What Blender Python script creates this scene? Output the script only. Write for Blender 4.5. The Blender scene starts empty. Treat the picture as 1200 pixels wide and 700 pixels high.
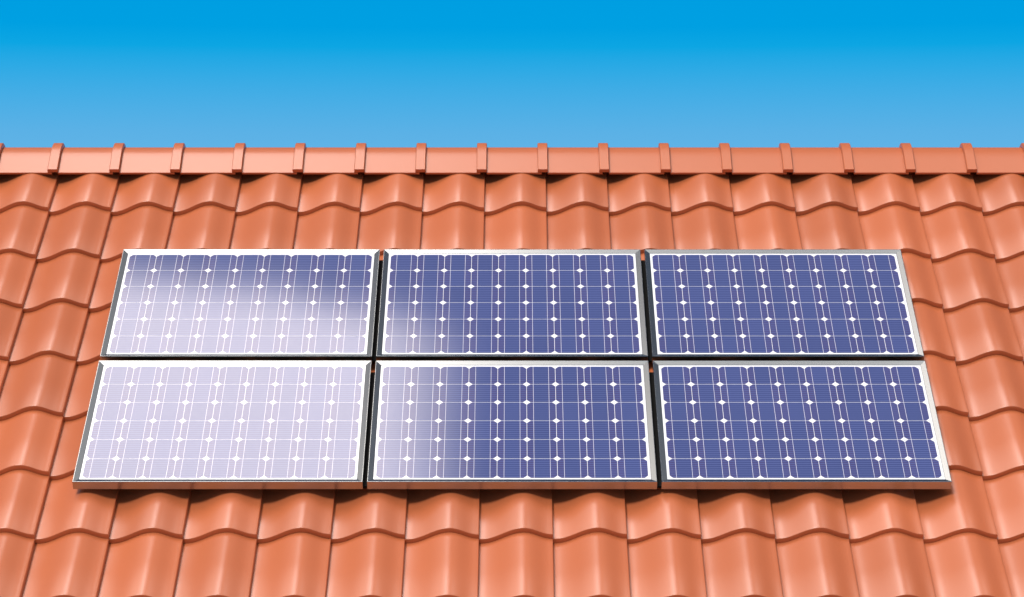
import bpy, math, random
from mathutils import Matrix, Vector
random.seed(7)
C = bpy.context.scene.collection
R = math.radians

# ------------------------------------------------------------------ layout
TH = R(36.0)                    # roof pitch
H = 8.0                         # height of the viewpoint above the ground
PIV = Vector((0.0, 11.5, H))    # a point of the tile plane
EV = Vector((0.0, math.cos(TH), math.sin(TH)))
EN = Vector((0.0, -math.sin(TH), math.cos(TH)))
ROOF = Matrix.Translation(PIV) @ Matrix.Rotation(TH, 4, 'X')   # x along ridge, y up the slope, z off the roof
TW, TL = 0.300, 0.3953          # cover width and course of one tile
SEAM0 = -0.134
V0 = 0.680                      # lower edge of the topmost visible course
RIDGE_Y, RIDGE_Z = 12.390, H + 0.613
V_RIDGE = (RIDGE_Y - PIV.y) / math.cos(TH)
HALF = 23                       # tiles to each side
XL, XR = SEAM0 - HALF * TW, SEAM0 + (HALF + 1) * TW
NROWS = 13
EXPO = 0.30
GLARE_LIGHT = 4.9  # strength of the added glare patch in the sky

# ------------------------------------------------------------------ helpers
def new_obj(name, verts, faces, mat, parent=None, smooth=None):
    me = bpy.data.meshes.new(name)
    me.from_pydata([tuple(v) for v in verts], [], faces)
    me.validate(); me.update()
    if smooth is not None:
        for p in me.polygons: p.use_smooth = True
        me.set_sharp_from_angle(angle=R(smooth))
    me.materials.append(mat)
    o = bpy.data.objects.new(name, me); C.objects.link(o)
    if parent: o.parent = parent
    return o

def empty(name, mw, label, cat, group=None):
    o = bpy.data.objects.new(name, None); C.objects.link(o)
    o.matrix_world = mw; o.empty_display_size = 0.2
    o['label'] = label; o['category'] = cat
    if group: o['group'] = group
    return o

class NT:
    def __init__(s, tree): s.t = tree
    def n(s, typ, **kw):
        nd = s.t.nodes.new(typ)
        for k, v in kw.items(): setattr(nd, k, v)
        return nd
    def put(s, nd, i, v):
        if hasattr(v, 'is_linked') or isinstance(v, bpy.types.NodeSocket): s.t.links.new(v, nd.inputs[i])
        else: nd.inputs[i].default_value = v
    def m(s, op, a, b=0.0, c=None):
        nd = s.n('ShaderNodeMath', operation=op); s.put(nd, 0, a); s.put(nd, 1, b)
        if c is not None: s.put(nd, 2, c)
        return nd.outputs[0]
    def mix(s, f, a, b):
        nd = s.n('ShaderNodeMix', data_type='RGBA')
        s.put(nd, 0, f); s.put(nd, 6, a); s.put(nd, 7, b); return nd.outputs[2]
    def ramp(s, f, lo, hi, smooth=True):
        nd = s.n('ShaderNodeMapRange', interpolation_type='SMOOTHSTEP' if smooth else 'LINEAR')
        s.put(nd, 0, f); s.put(nd, 1, lo); s.put(nd, 2, hi); return nd.outputs[0]

def material(name):
    m = bpy.data.materials.new(name); m.use_nodes = True
    return m, NT(m.node_tree), m.node_tree.nodes['Principled BSDF']

# ------------------------------------------------------------------ materials
def clay(name, base, rough):
    m, t, b = material(name)
    tc = t.n('ShaderNodeTexCoord').outputs['Object']
    at = t.n('ShaderNodeAttribute', attribute_name='tint').outputs['Fac']
    big = t.n('ShaderNodeTexNoise'); t.put(big, 'Vector', tc); t.put(big, 'Scale', 2.2); t.put(big, 'Detail', 3.0)
    fine = t.n('ShaderNodeTexNoise'); t.put(fine, 'Vector', tc); t.put(fine, 'Scale', 260.0); t.put(fine, 'Detail', 2.0)
    f = t.m('ADD', t.m('MULTIPLY', big.outputs[0], 0.10), t.m('MULTIPLY', fine.outputs[0], 0.06))
    f = t.m('ADD', f, t.m('ADD', t.m('MULTIPLY', at, 0.14), 0.85))
    v = t.n('ShaderNodeVectorMath', operation='SCALE'); v.inputs[0].default_value = base; t.put(v, 3, f)
    t.put(b, 'Base Color', v.outputs[0])
    t.put(b, 'Roughness', t.m('ADD', rough, t.m('MULTIPLY', big.outputs[0], 0.05)))
    b.inputs['IOR'].default_value = 1.68
    bp = t.n('ShaderNodeBump'); bp.inputs['Strength'].default_value = 0.05; bp.inputs['Distance'].default_value = 0.001
    t.put(bp, 'Height', fine.outputs[0]); t.put(b, 'Normal', bp.outputs[0])
    return m
M_TILE = clay('glazed_clay', (0.475, 0.126, 0.045), 0.30)

GLASS_IOR, GLASS_ROUGH = 1.74, 0.060
def cell_mat():
    m, t, b = material('silicon_cell')
    tc = t.n('ShaderNodeTexCoord').outputs['Object']
    sp = t.n('ShaderNodeSeparateXYZ'); t.put(sp, 0, tc); x, y = sp.outputs[0], sp.outputs[1]
    ax = t.m('ABSOLUTE', x)
    side = t.ramp(ax, 0.022, 0.042)
    col = t.mix(side, (0.052, 0.069, 0.190, 1), (0.068, 0.060, 0.165, 1))
    fing = t.m('SINE', t.m('MULTIPLY', y, 2 * math.pi / 0.0138))
    col = t.mix(t.ramp(fing, -0.4, 1.0), col, (0.086, 0.110, 0.270, 1))
    oi = t.n('ShaderNodeObjectInfo').outputs['Random']
    v = t.n('ShaderNodeVectorMath', operation='SCALE'); t.put(v, 0, col); t.put(v, 3, t.m('ADD', t.m('MULTIPLY', oi, 0.10), 0.94))
    bus = t.m('LESS_THAN', t.m('ABSOLUTE', t.m('SUBTRACT', ax, 0.0335)), 0.00072)
    fin = t.mix(bus, v.outputs[0], (0.72, 0.72, 0.80, 1))
    t.put(b, 'Base Color', fin)
    b.inputs['Roughness'].default_value = GLASS_ROUGH
    b.inputs['IOR'].default_value = GLASS_IOR
    return m
M_CELL = cell_mat()
def back_mat():
    m, t, b = material('white_laminate')
    tc = t.n('ShaderNodeTexCoord').outputs['Object']
    n = t.n('ShaderNodeTexNoise'); t.put(n, 'Vector', tc); t.put(n, 'Scale', 6.0)
    t.put(b, 'Base Color', t.mix(n.outputs[0], (0.80, 0.80, 0.82, 1), (0.86, 0.86, 0.87, 1)))
    b.inputs['Roughness'].default_value = GLASS_ROUGH
    b.inputs['IOR'].default_value = GLASS_IOR
    return m
M_BACK = back_mat()
def alu_mat():
    m, t, b = material('anodised_aluminium')
    tc = t.n('ShaderNodeTexCoord').outputs['Object']
    n = t.n('ShaderNodeTexNoise'); t.put(n, 'Vector', tc); t.put(n, 'Scale', 5.0)
    b.inputs['Base Color'].default_value = (0.42, 0.44, 0.43, 1)
    b.inputs['Metallic'].default_value = 1.0
    t.put(b, 'Roughness', t.m('ADD', 0.20, t.m('MULTIPLY', n.outputs[0], 0.02)))
    return m
M_ALU = alu_mat()
def simple(name, c1, c2, scale, rough):
    m, t, b = material(name)
    tc = t.n('ShaderNodeTexCoord').outputs['Object']
    n = t.n('ShaderNodeTexNoise'); t.put(n, 'Vector', tc); t.put(n, 'Scale', scale); t.put(n, 'Detail', 6.0)
    t.put(b, 'Base Color', t.mix(n.outputs[0], (*c1, 1), (*c2, 1)))
    b.inputs['Roughness'].default_value = rough
    return m
M_PLASTER = simple('plaster', (0.55, 0.52, 0.46), (0.62, 0.59, 0.52), 8, 0.9)
M_GROUND = simple('warm_ground', (0.28, 0.13, 0.06), (0.36, 0.18, 0.09), 0.6, 0.95)  # unseen ground, warm tone chosen to bounce fill light onto the tile noses
M_GAP_SHADE = simple('gap_shade', (0.006, 0.006, 0.006), (0.010, 0.009, 0.009), 20, 0.9)  # near-black that stands in for shade in the panel gaps

M_GAP_SHADE.node_tree.nodes['Principled BSDF'].inputs['Specular IOR Level'].default_value = 0.1

# ------------------------------------------------------------------ roof tiles
def S(t): t = min(1, max(0, t)); return 0.5 - 0.5 * math.cos(math.pi * t)
def prof(t):
    if t < 0.61: return 0.060 * S((t - 0.03) / 0.58)
    return 0.060 - 0.034 * S((t - 0.61) / 0.38)
NOSE = 0.0245
NT_ = 22
ts = [-0.05] + [i / NT_ for i in range(NT_)]
def tile(verts, faces, tint, x0, v0, vtop):
    """one interlocking tile as a closed shell: upper face, rounded nose, rounded right edge, underside"""
    base = len(verts)
    dz = random.uniform(-0.0008, 0.0008); tw = random.uniform(-0.0008, 0.0008); dv = random.uniform(-0.001, 0.001)
    r = 0.0035
    cols = [(t * TW, prof(t)) for t in ts]
    zr = prof(1.0)
    cols += [(TW - r, zr), (TW - r * 0.3, zr - r * 0.3), (TW, zr - r), (TW, zr - 0.027)]
    cols[-1] = (TW, -0.004)
    L = vtop - v0
    def top(v): return NOSE * (1 - (v - v0) / TL)
    rows = [(vtop, top(vtop)), (v0 + L * 0.5, top(v0 + L * 0.5)), (v0 + r, top(v0 + r)),
            (v0 + r * 0.3, top(v0) - r * 0.3), (v0, top(v0) - r), (v0, 0.0008)]
    nc = len(cols)
    for j, (v, n) in enumerate(rows):
        for i, (x, z) in enumerate(cols):
            zz = z + n
            if i == nc - 1: zz = z if j < 5 else -0.004
            elif j < 5: zz += dz + tw * (x / TW - 0.5)
            verts.append((x0 + x, v + dv * (1 if j >= 2 else 0), zz)); 
    for j in range(len(rows) - 1):
        for i in range(nc - 1):
            a = base + j * nc + i
            faces.append((a, a + nc, a + nc + 1, a + 1))
    # underside strip behind the nose so the edge has body
    b2 = len(verts)
    for (x, z) in cols:
        verts.append((x0 + x, v0 + 0.06, min(z, prof(max(0, x / TW))) - 0.002 if x < TW else -0.006))
    for i in range(nc - 1):
        a = base + (len(rows) - 1) * nc + i; b = b2 + i
        faces.append((a, b, b + 1, a + 1))
    tint.extend([random.random()] * (len(verts) - base))

def build_roof(parent):
    verts, faces, tint = [], [], []
    for k in range(NROWS):
        v0 = V0 - TL * k
        vt = v0 + TL + 0.012
        if k == 0: vt = V_RIDGE - 0.01
        for c in range(-HALF, HALF + 1):
            tile(verts, faces, tint, SEAM0 + c * TW, v0, vt)
    # boarding under the tiles, on both slopes
    b = len(verts)
    vb = V0 - TL * (NROWS - 1) - 0.0
    inv = ROOF.inverted()
    def W(x, y, z): return inv @ Vector((x, y, z))
    yb = PIV.y + vb * math.cos(TH) + 0.02; zb = H + vb * math.sin(TH)
    yback = 2 * RIDGE_Y - yb
    d = 0.035
    apex = H + V_RIDGE * math.sin(TH)
    sec = [(yb, zb - d), (RIDGE_Y, apex - d), (yback, zb - d), (yback, zb - d - 0.12), (RIDGE_Y, apex - d - 0.15), (yb, zb - d - 0.12)]
    for x in (XL, XR):
        for (y, z) in sec: verts.append(tuple(W(x, y, z)))
    for i in range(6):
        j = (i + 1) % 6
        faces.append((b + i, b + j, b + 6 + j, b + 6 + i))
    faces.append((b, b + 5, b + 4, b + 1)); faces.append((b + 1, b + 4, b + 3, b + 2))
    faces.append((b + 6, b + 7, b + 10, b + 11)); faces.append((b + 7, b + 8, b + 9, b + 10))
    tint.extend([0.5] * 12)
    me = bpy.data.meshes.new('roof'); me.from_pydata(verts, [], faces)
    at = me.attributes.new('tint', 'FLOAT', 'POINT'); at.data.foreach_set('value', tint)
    for p in me.polygons: p.use_smooth = True
    me.set_sharp_from_angle(angle=R(50)); me.materials.append(M_TILE)
    o = bpy.data.objects.new('roof', me); C.objects.link(o); o.parent = parent
    o.matrix_parent_inverse = Matrix(); o.matrix_local = parent.matrix_world.inverted() @ ROOF
    return o

# ------------------------------------------------------------------ ridge tiles
def ridge_profile(off):
    half = [(-0.165, 0.0), (-0.130, 0.036), (-0.095, 0.072), (-0.071, 0.0965), (-0.052, 0.1095), (-0.031, 0.1225),
            (-0.013, 0.1305), (0.0, 0.133)]
    pts = half + [(-y, z) for (y, z) in reversed(half[:-1])]
    out = []
    for i, (y, z) in enumerate(pts):
        a = pts[max(0, i - 1)]; b = pts[min(len(pts) - 1, i + 1)]
        ty, tz = b[0] - a[0], b[1] - a[1]; l = math.hypot(ty, tz)
        out.append((y - tz / l * off, z + ty / l * off))
    return out

def build_ridge_tile(parent):
    verts, faces = [], []
    inner = ridge_profile(-0.012)
    # (x, offset) stations along the tile: collar with bevelled rims, small neck step, plain barrel
    st = [(0.0, 0.0180), (0.003, 0.0220), (0.0465, 0.0220), (0.0495, 0.0180), (0.0495, 0.0), (0.26, 0.0), (0.318, 0.0)]
    n = len(inner)
    for x, off in st:
        p = ridge_profile(off)
        for (y, z) in p: verts.append((x, y, z))
    m = len(st)
    for j in range(m - 1):
        for i in range(n - 1):
            a = j * n + i
            faces.append((a, a + 1, a + n + 1, a + n))
    b = len(verts)
    ins = [(0.0, 0.002), (0.0495, 0.002), (0.0495, -0.012), (0.318, -0.012)]
    for x, off in ins:
        for (y, z) in ridge_profile(off): verts.append((x, y, z - 0.0))
    for j in range(3):
        for i in range(n - 1):
            a = b + j * n + i
            faces.append((a, a + n, a + n + 1, a + 1))
    for i in range(n - 1):                                  # end rings
        faces.append((i, b + i, b + i + 1, i + 1))
        e = (m - 1) * n + i; g = b + 3 * n + i
        faces.append((e, e + 1, g + 1, g))
    for side in (0, n - 1):                                 # lower lips
        lip_out = [j * n + side for j in range(m)]
        lip_in = [b + j * n + side for j in range(4)]
        faces.append(tuple([lip_out[k] for k in (0, 1, 2, 3)] + [lip_in[1], lip_in[0]]))
        faces.append((lip_out[4], lip_out[5], lip_out[6], lip_in[3], lip_in[2]))
    o = new_obj('ridge_tile', verts, faces, M_TILE, parent, smooth=38)
    at = o.data.attributes.new('tint', 'FLOAT', 'POINT'); at.data.foreach_set('value', [0.5] * len(o.data.vertices))
    return o

house = empty('house', Matrix.Translation((0, RIDGE_Y, 0)),
              'house with a terracotta tiled roof and a row of capped ridge tiles, under the panels', 'house')
roof = build_roof(house)
r0 = build_ridge_tile(roof)
RI = ROOF.inverted()
def ridge_local(x): return RI @ Matrix.Translation((x, RIDGE_Y, RIDGE_Z + 0.004))
first = True
for c in range(-HALF, HALF + 1):
    x = SEAM0 - 0.039 + c * TW
    o = r0 if first else r0.copy()
    if not first:
        C.objects.link(o); o.parent = roof
    first = False
    o.matrix_parent_inverse = Matrix()
    o.matrix_local = ridge_local(x + random.uniform(-0.0015, 0.0015)) @ Matrix.Rotation(R(random.uniform(-0.12, 0.12)), 4, 'Z')
    o['group'] = 'ridge tiles along the roof ridge'

# walls of the house (gable section under the boarding)
vb = V0 - TL * (NROWS - 1)
wy = PIV.y + vb * math.cos(TH) + 0.45
def under(y): return H + (min(y, 2 * RIDGE_Y - y) - PIV.y) * math.tan(TH) - 0.22
wb = 2 * RIDGE_Y - wy
sec = [(wy, 0.0), (wb, 0.0), (wb, under(wb)), (RIDGE_Y, under(RIDGE_Y)), (wy, under(wy))]
wv = [(x, y - RIDGE_Y, z) for x in (XL + 0.3, XR - 0.3) for (y, z) in sec]
wf = [(0, 1, 2, 3, 4), (9, 8, 7, 6, 5)] + [(i, i + 5, (i + 1) % 5 + 5, (i + 1) % 5) for i in range(5)]
new_obj('wall', wv, wf, M_PLASTER, house)

# ------------------------------------------------------------------ solar panels
PW, PH, PT = 1.191, 0.818, 0.040
PITCH = 0.1248; PITCH_Y = 0.1255
XG = 1.2097                     # spacing of the panels along the roof
def build_frame(parent):
    pr = [(0.0, 0.0), (0.0, PT - 0.001), (0.001, PT), (0.0025, PT), (0.0235, PT - 0.0072), (0.0245, PT - 0.0080),
          (0.0245, PT - 0.011), (0.004, PT - 0.011), (0.004, 0.0025), (0.024, 0.0025), (0.024, 0.0)]
    verts, faces = [], []
    n = len(pr)
    for (sx, sy) in ((-1, 0), (1, 0), (1, 1), (-1, 1)):
        for (d, z) in pr:
            x = sx * (PW / 2 - d); y = d if sy == 0 else PH - d
            verts.append((x, y, z))
    for c in range(4):
        d = (c + 1) % 4
        for i in range(n):
            j = (i + 1) % n
            faces.append((c * n + i, d * n + i, d * n + j, c * n + j))
    return new_obj('frame', verts, faces, M_ALU, parent, smooth=None)
ZB = PT - 0.0084
def box(verts, faces, x0, x1, y0, y1, z0, z1):
    b = len(verts)
    verts += [(x, y, z) for z in (z0, z1) for y in (y0, y1) for x in (x0, x1)]
    faces += [tuple(b + k for k in f) for f in ((0, 2, 3, 1), (4, 5, 7, 6), (0, 1, 5, 4), (1, 3, 7, 5), (3, 2, 6, 7), (2, 0, 4, 6))]
def make_panel():
    root = empty('solar_panel', Matrix(), 'x', 'solar panel', 'solar panels in two rows on the roof')
    build_frame(root)
    v, f = [], []
    box(v, f, -PW / 2 + 0.012, PW / 2 - 0.012, 0.012, PH - 0.012, ZB - 0.0035, ZB)
    sheet = new_obj('backing_sheet', v, f, M_BACK, root)
    # one pseudo-square cell
    hs = PITCH / 2 - 0.0009; ch = 0.0155
    ring = []
    for q in range(4):
        a0 = math.pi / 4 + q * math.pi / 2
        r_ = math.hypot(hs, hs - ch); da = math.atan2(hs - (hs - ch), 0) * 0
        e = math.atan2(hs, hs - ch) - math.pi / 4
        for s_ in (-1, -0.33, 0.33, 1):
            ring.append((r_ * math.cos(a0 + e * s_), r_ * math.sin(a0 + e * s_) * PITCH_Y / PITCH))
    n = len(ring)
    cv = [(x, y, 0.00015) for x, y in ring] + [(x, y, 0.0) for x, y in ring]
    cf = [tuple(range(n))] + [(i, n + i, n + (i + 1) % n, (i + 1) % n) for i in range(n)]
    cell = new_obj('solar_cell', cv, cf, M_CELL, sheet)
    cell['group'] = 'solar cells of a panel'
    first = True
    for r_ in range(6):
        for c in range(9):
            o = cell if first else cell.copy()
            if not first: C.objects.link(o); o.parent = sheet
            first = False
            o.location = ((c - 4) * PITCH, PH / 2 + (r_ - 2.5) * PITCH_Y, ZB + 0.0001)
    # added black strip standing in for the deep shade between neighbouring panels
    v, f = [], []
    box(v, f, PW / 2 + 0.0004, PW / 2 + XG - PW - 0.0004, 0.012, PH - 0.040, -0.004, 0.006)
    new_obj('gap_shade_strip', v, f, M_GAP_SHADE, root)
    # short brackets under the frame, standing on the tile crests
    for (bx, by) in ((-0.42, 0.16), (0.42, 0.16), (-0.42, 0.65), (0.42, 0.65)):
        v, f = [], []
        box(v, f, bx - 0.02, bx + 0.02, by - 0.03, by + 0.03, -0.006, -0.0002)
        box(v, f, bx - 0.02, bx + 0.02, by + 0.024, by + 0.030, -0.075, -0.0062)
        new_obj('mounting_bracket', v, f, M_ALU, root)
    return root
def copy_tree(o, parent=None, skip=None):
    c = o.copy(); C.objects.link(c)
    if parent: c.parent = parent; c.matrix_parent_inverse = o.matrix_parent_inverse.copy()
    for ch in list(o.children):
        if not (skip and ch.name.startswith(skip)): copy_tree(ch, c, skip)
    return c
NB = 0.091
labels = {
    (0, 0): 'top left solar panel, white glare over its lower half and violet-blue cells along its top',
    (0, 1): 'top middle solar panel, blue cells with faint glare only at its lower left corner',
    (0, 2): 'top right solar panel, evenly blue cells without white glare, nearest the ridge at right',
    (1, 0): 'bottom left solar panel, its cells washed out almost white by glare',
    (1, 1): 'bottom middle solar panel, pale glare on its left third and blue cells beyond',
    (1, 2): 'bottom right solar panel, evenly blue cells, nearest the lower right of the roof',
}
proto = make_panel()
first = True
for r_, vbase in ((0, -0.6068), (1, -1.4565)):
    for c in range(3):
        o = proto if first else copy_tree(proto, None, 'gap_shade_strip' if c == 2 else None)
        first = False
        o.matrix_world = ROOF @ Matrix.Translation(((c - 1) * XG + 0.0005, vbase - 0.0025, NB))
        o['label'] = labels[(r_, c)]

# ------------------------------------------------------------------ ground
g = new_obj('ground', [(-3000, -3000, 0), (3000, -3000, 0), (3000, 3000, 0), (-3000, 3000, 0)], [(0, 1, 2, 3)], M_GROUND)
g['kind'] = 'structure'

# ------------------------------------------------------------------ light
SUN = (-0.29 * Vector((1, 0, 0)) - 0.02 * EV + 0.9 * EN).normalized()
sl = bpy.data.lights.new('sun', 'SUN'); sl.energy = 2.0; sl.angle = R(14); sl.color = (1.0, 0.965, 0.90)
so = bpy.data.objects.new('sun', sl); C.objects.link(so)
so.rotation_euler = SUN.to_track_quat('Z', 'Y').to_euler()

w = bpy.data.worlds.new('World'); bpy.context.scene.world = w; w.use_nodes = True
t = NT(w.node_tree)
bg = w.node_tree.nodes['Background']; out = w.node_tree.nodes['World Output']
sky = t.n('ShaderNodeTexSky', sky_type='NISHITA'); sky.sun_disc = False
sky.sun_elevation = math.asin(SUN.z); sky.sun_rotation = math.atan2(SUN.x, SUN.y)
sky.air_density = 1.0; sky.dust_density = 0.6; sky.ozone_density = 2.0
t.put(bg, 0, sky.outputs[0]); bg.inputs[1].default_value = 0.05
# deep blue air low over the horizon, as a clear polarised sky
tc = t.n('ShaderNodeTexCoord').outputs['Generated']
sp = t.n('ShaderNodeSeparateXYZ'); t.put(sp, 0, tc)
cr = t.n('ShaderNodeValToRGB'); t.put(cr, 0, t.m('DIVIDE', sp.outputs[2], 0.2))
k = 2 ** -EXPO
stops = [(0.0, (0.22, 0.52, 0.80)), (0.29, (0.120, 0.450, 0.790)), (0.330, (0.105, 0.440, 0.790)), (0.40, (0.060, 0.420, 0.790)), (0.455, (0.027, 0.402, 0.785)), (0.50, (0.004, 0.380, 0.77)),
         (0.54, (0.0, 0.350, 0.760)), (0.60, (0.0, 0.342, 0.757)), (1.0, (0.0, 0.30, 0.72))]
e = cr.color_ramp.elements
e[0].position = stops[0][0]; e[1].position = 1.0
for p, c in stops[1:-1]: e.new(p)
for el, (p, c) in zip(sorted(e, key=lambda q: q.position), stops): el.color = (c[0] * k, c[1] * k, c[2] * k, 1)
bg2 = t.n('ShaderNodeBackground'); t.put(bg2, 0, cr.outputs[0]); bg2.inputs[1].default_value = 1.0
mx = t.n('ShaderNodeMixShader'); t.put(mx, 0, t.ramp(sp.outputs[2], 0.13, 0.25))
w.node_tree.links.new(bg2.outputs[0], mx.inputs[1]); w.node_tree.links.new(bg.outputs[0], mx.inputs[2])
# added softbox-like sky patch overhead left, put there for glass, glaze and metal glare
dx, dy, dz_ = sp.outputs[0], sp.outputs[1], sp.outputs[2]
ns = t.n('ShaderNodeTexNoise'); t.put(ns, 'Vector', tc); t.put(ns, 'Scale', 9.0); t.put(ns, 'Detail', 2.0)
wob = t.m('MULTIPLY', t.m('SUBTRACT', ns.outputs[0], 0.5), 0.7)
ang = t.m('MULTIPLY', t.m('ARCTAN2', dz_, dy), 180 / math.pi)
xe = t.m('ADD', dx, t.m('MULTIPLY', wob, 0.02))
low = t.m('SUBTRACT', t.m('SUBTRACT', ang, t.m('MULTIPLY', t.m('ADD', dx, 0.106), 8.9)), 71.9)
low = t.m('ADD', low, wob)
mask = t.m('MULTIPLY', t.ramp(xe, -0.008, -0.062), t.ramp(low, -0.5, 0.6))
mask = t.m('MULTIPLY', mask, t.ramp(ang, 122.0, 100.0))
mask = t.m('MULTIPLY', mask, t.ramp(xe, -0.80, -0.62))
glare_patch = t.n('ShaderNodeBackground'); glare_patch.inputs[0].default_value = (1.0, 0.90, 0.86, 1)
t.put(glare_patch, 1, t.m('MULTIPLY', GLARE_LIGHT, t.m('MULTIPLY', t.m('ADD', 0.32, t.m('MULTIPLY', 0.68, t.ramp(xe, -0.245, -0.180))), t.m('ADD', 1.0, t.m('MULTIPLY', 0.55, t.ramp(ang, 77.0, 87.0))))))
mc = t.n('ShaderNodeMixShader'); t.put(mc, 0, mask)
w.node_tree.links.new(mx.outputs[0], mc.inputs[1]); w.node_tree.links.new(glare_patch.outputs[0], mc.inputs[2])
# added sky patches behind the viewpoint and to the right, brightening bars and ridge
back_patch = t.m('MULTIPLY', t.m('MULTIPLY', t.ramp(ang, 93.0, 104.0), t.ramp(ang, 150.0, 125.0)), t.ramp(dx, 0.62, 0.40))
back_patch = t.m('MULTIPLY', t.m('MULTIPLY', back_patch, t.ramp(dx, -0.35, -0.2)), 0.055)
right = t.m('MULTIPLY', t.m('MULTIPLY', t.ramp(ang, 78.0, 86.0), t.ramp(ang, 140.0, 120.0)), t.m('MULTIPLY', t.ramp(dx, 0.15, 0.24), t.ramp(dx, 0.5, 0.35)))
m2 = t.m('MAXIMUM', back_patch, t.m('MULTIPLY', right, 0.35))
bar_patch = t.m('MULTIPLY', t.m('MULTIPLY', t.ramp(dx, 0.195, 0.235), t.ramp(ang, 67.5, 71.0)), t.ramp(t.m('ABSOLUTE', t.m('SUBTRACT', dx, 0.36)), 0.035, 0.085))  # added sky patch that greys the left frame bars by reflection
m2 = t.m('MAXIMUM', m2, t.m('MULTIPLY', t.m('MULTIPLY', bar_patch, t.ramp(dx, 0.62, 0.52)), 0.11))
c2 = t.n('ShaderNodeBackground'); c2.inputs[0].default_value = (1.0, 0.93, 0.88, 1); c2.inputs[1].default_value = 6.0
mc2 = t.n('ShaderNodeMixShader'); t.put(mc2, 0, m2)
w.node_tree.links.new(mc.outputs[0], mc2.inputs[1]); w.node_tree.links.new(c2.outputs[0], mc2.inputs[2])
w.node_tree.links.new(mc2.outputs[0], out.inputs[0])

# ------------------------------------------------------------------ camera
cd = bpy.data.cameras.new('camera'); cam = bpy.data.objects.new('camera', cd); C.objects.link(cam)
cam.location = (0, 0, H); cam.rotation_euler = (R(90), 0, 0)
cd.sensor_width = 36; cd.lens = 36 * 2925 / 1200; cd.clip_end = 6000; cd.clip_start = 0.1
sc = bpy.context.scene; sc.camera = cam
sc.view_settings.view_transform = 'Standard'; sc.view_settings.look = 'None'
sc.view_settings.exposure = EXPO; sc.view_settings.gamma = 1.0; sc.view_settings.use_curve_mapping = False
sc.cycles.diffuse_bounces = 1; sc.cycles.max_bounces = 6
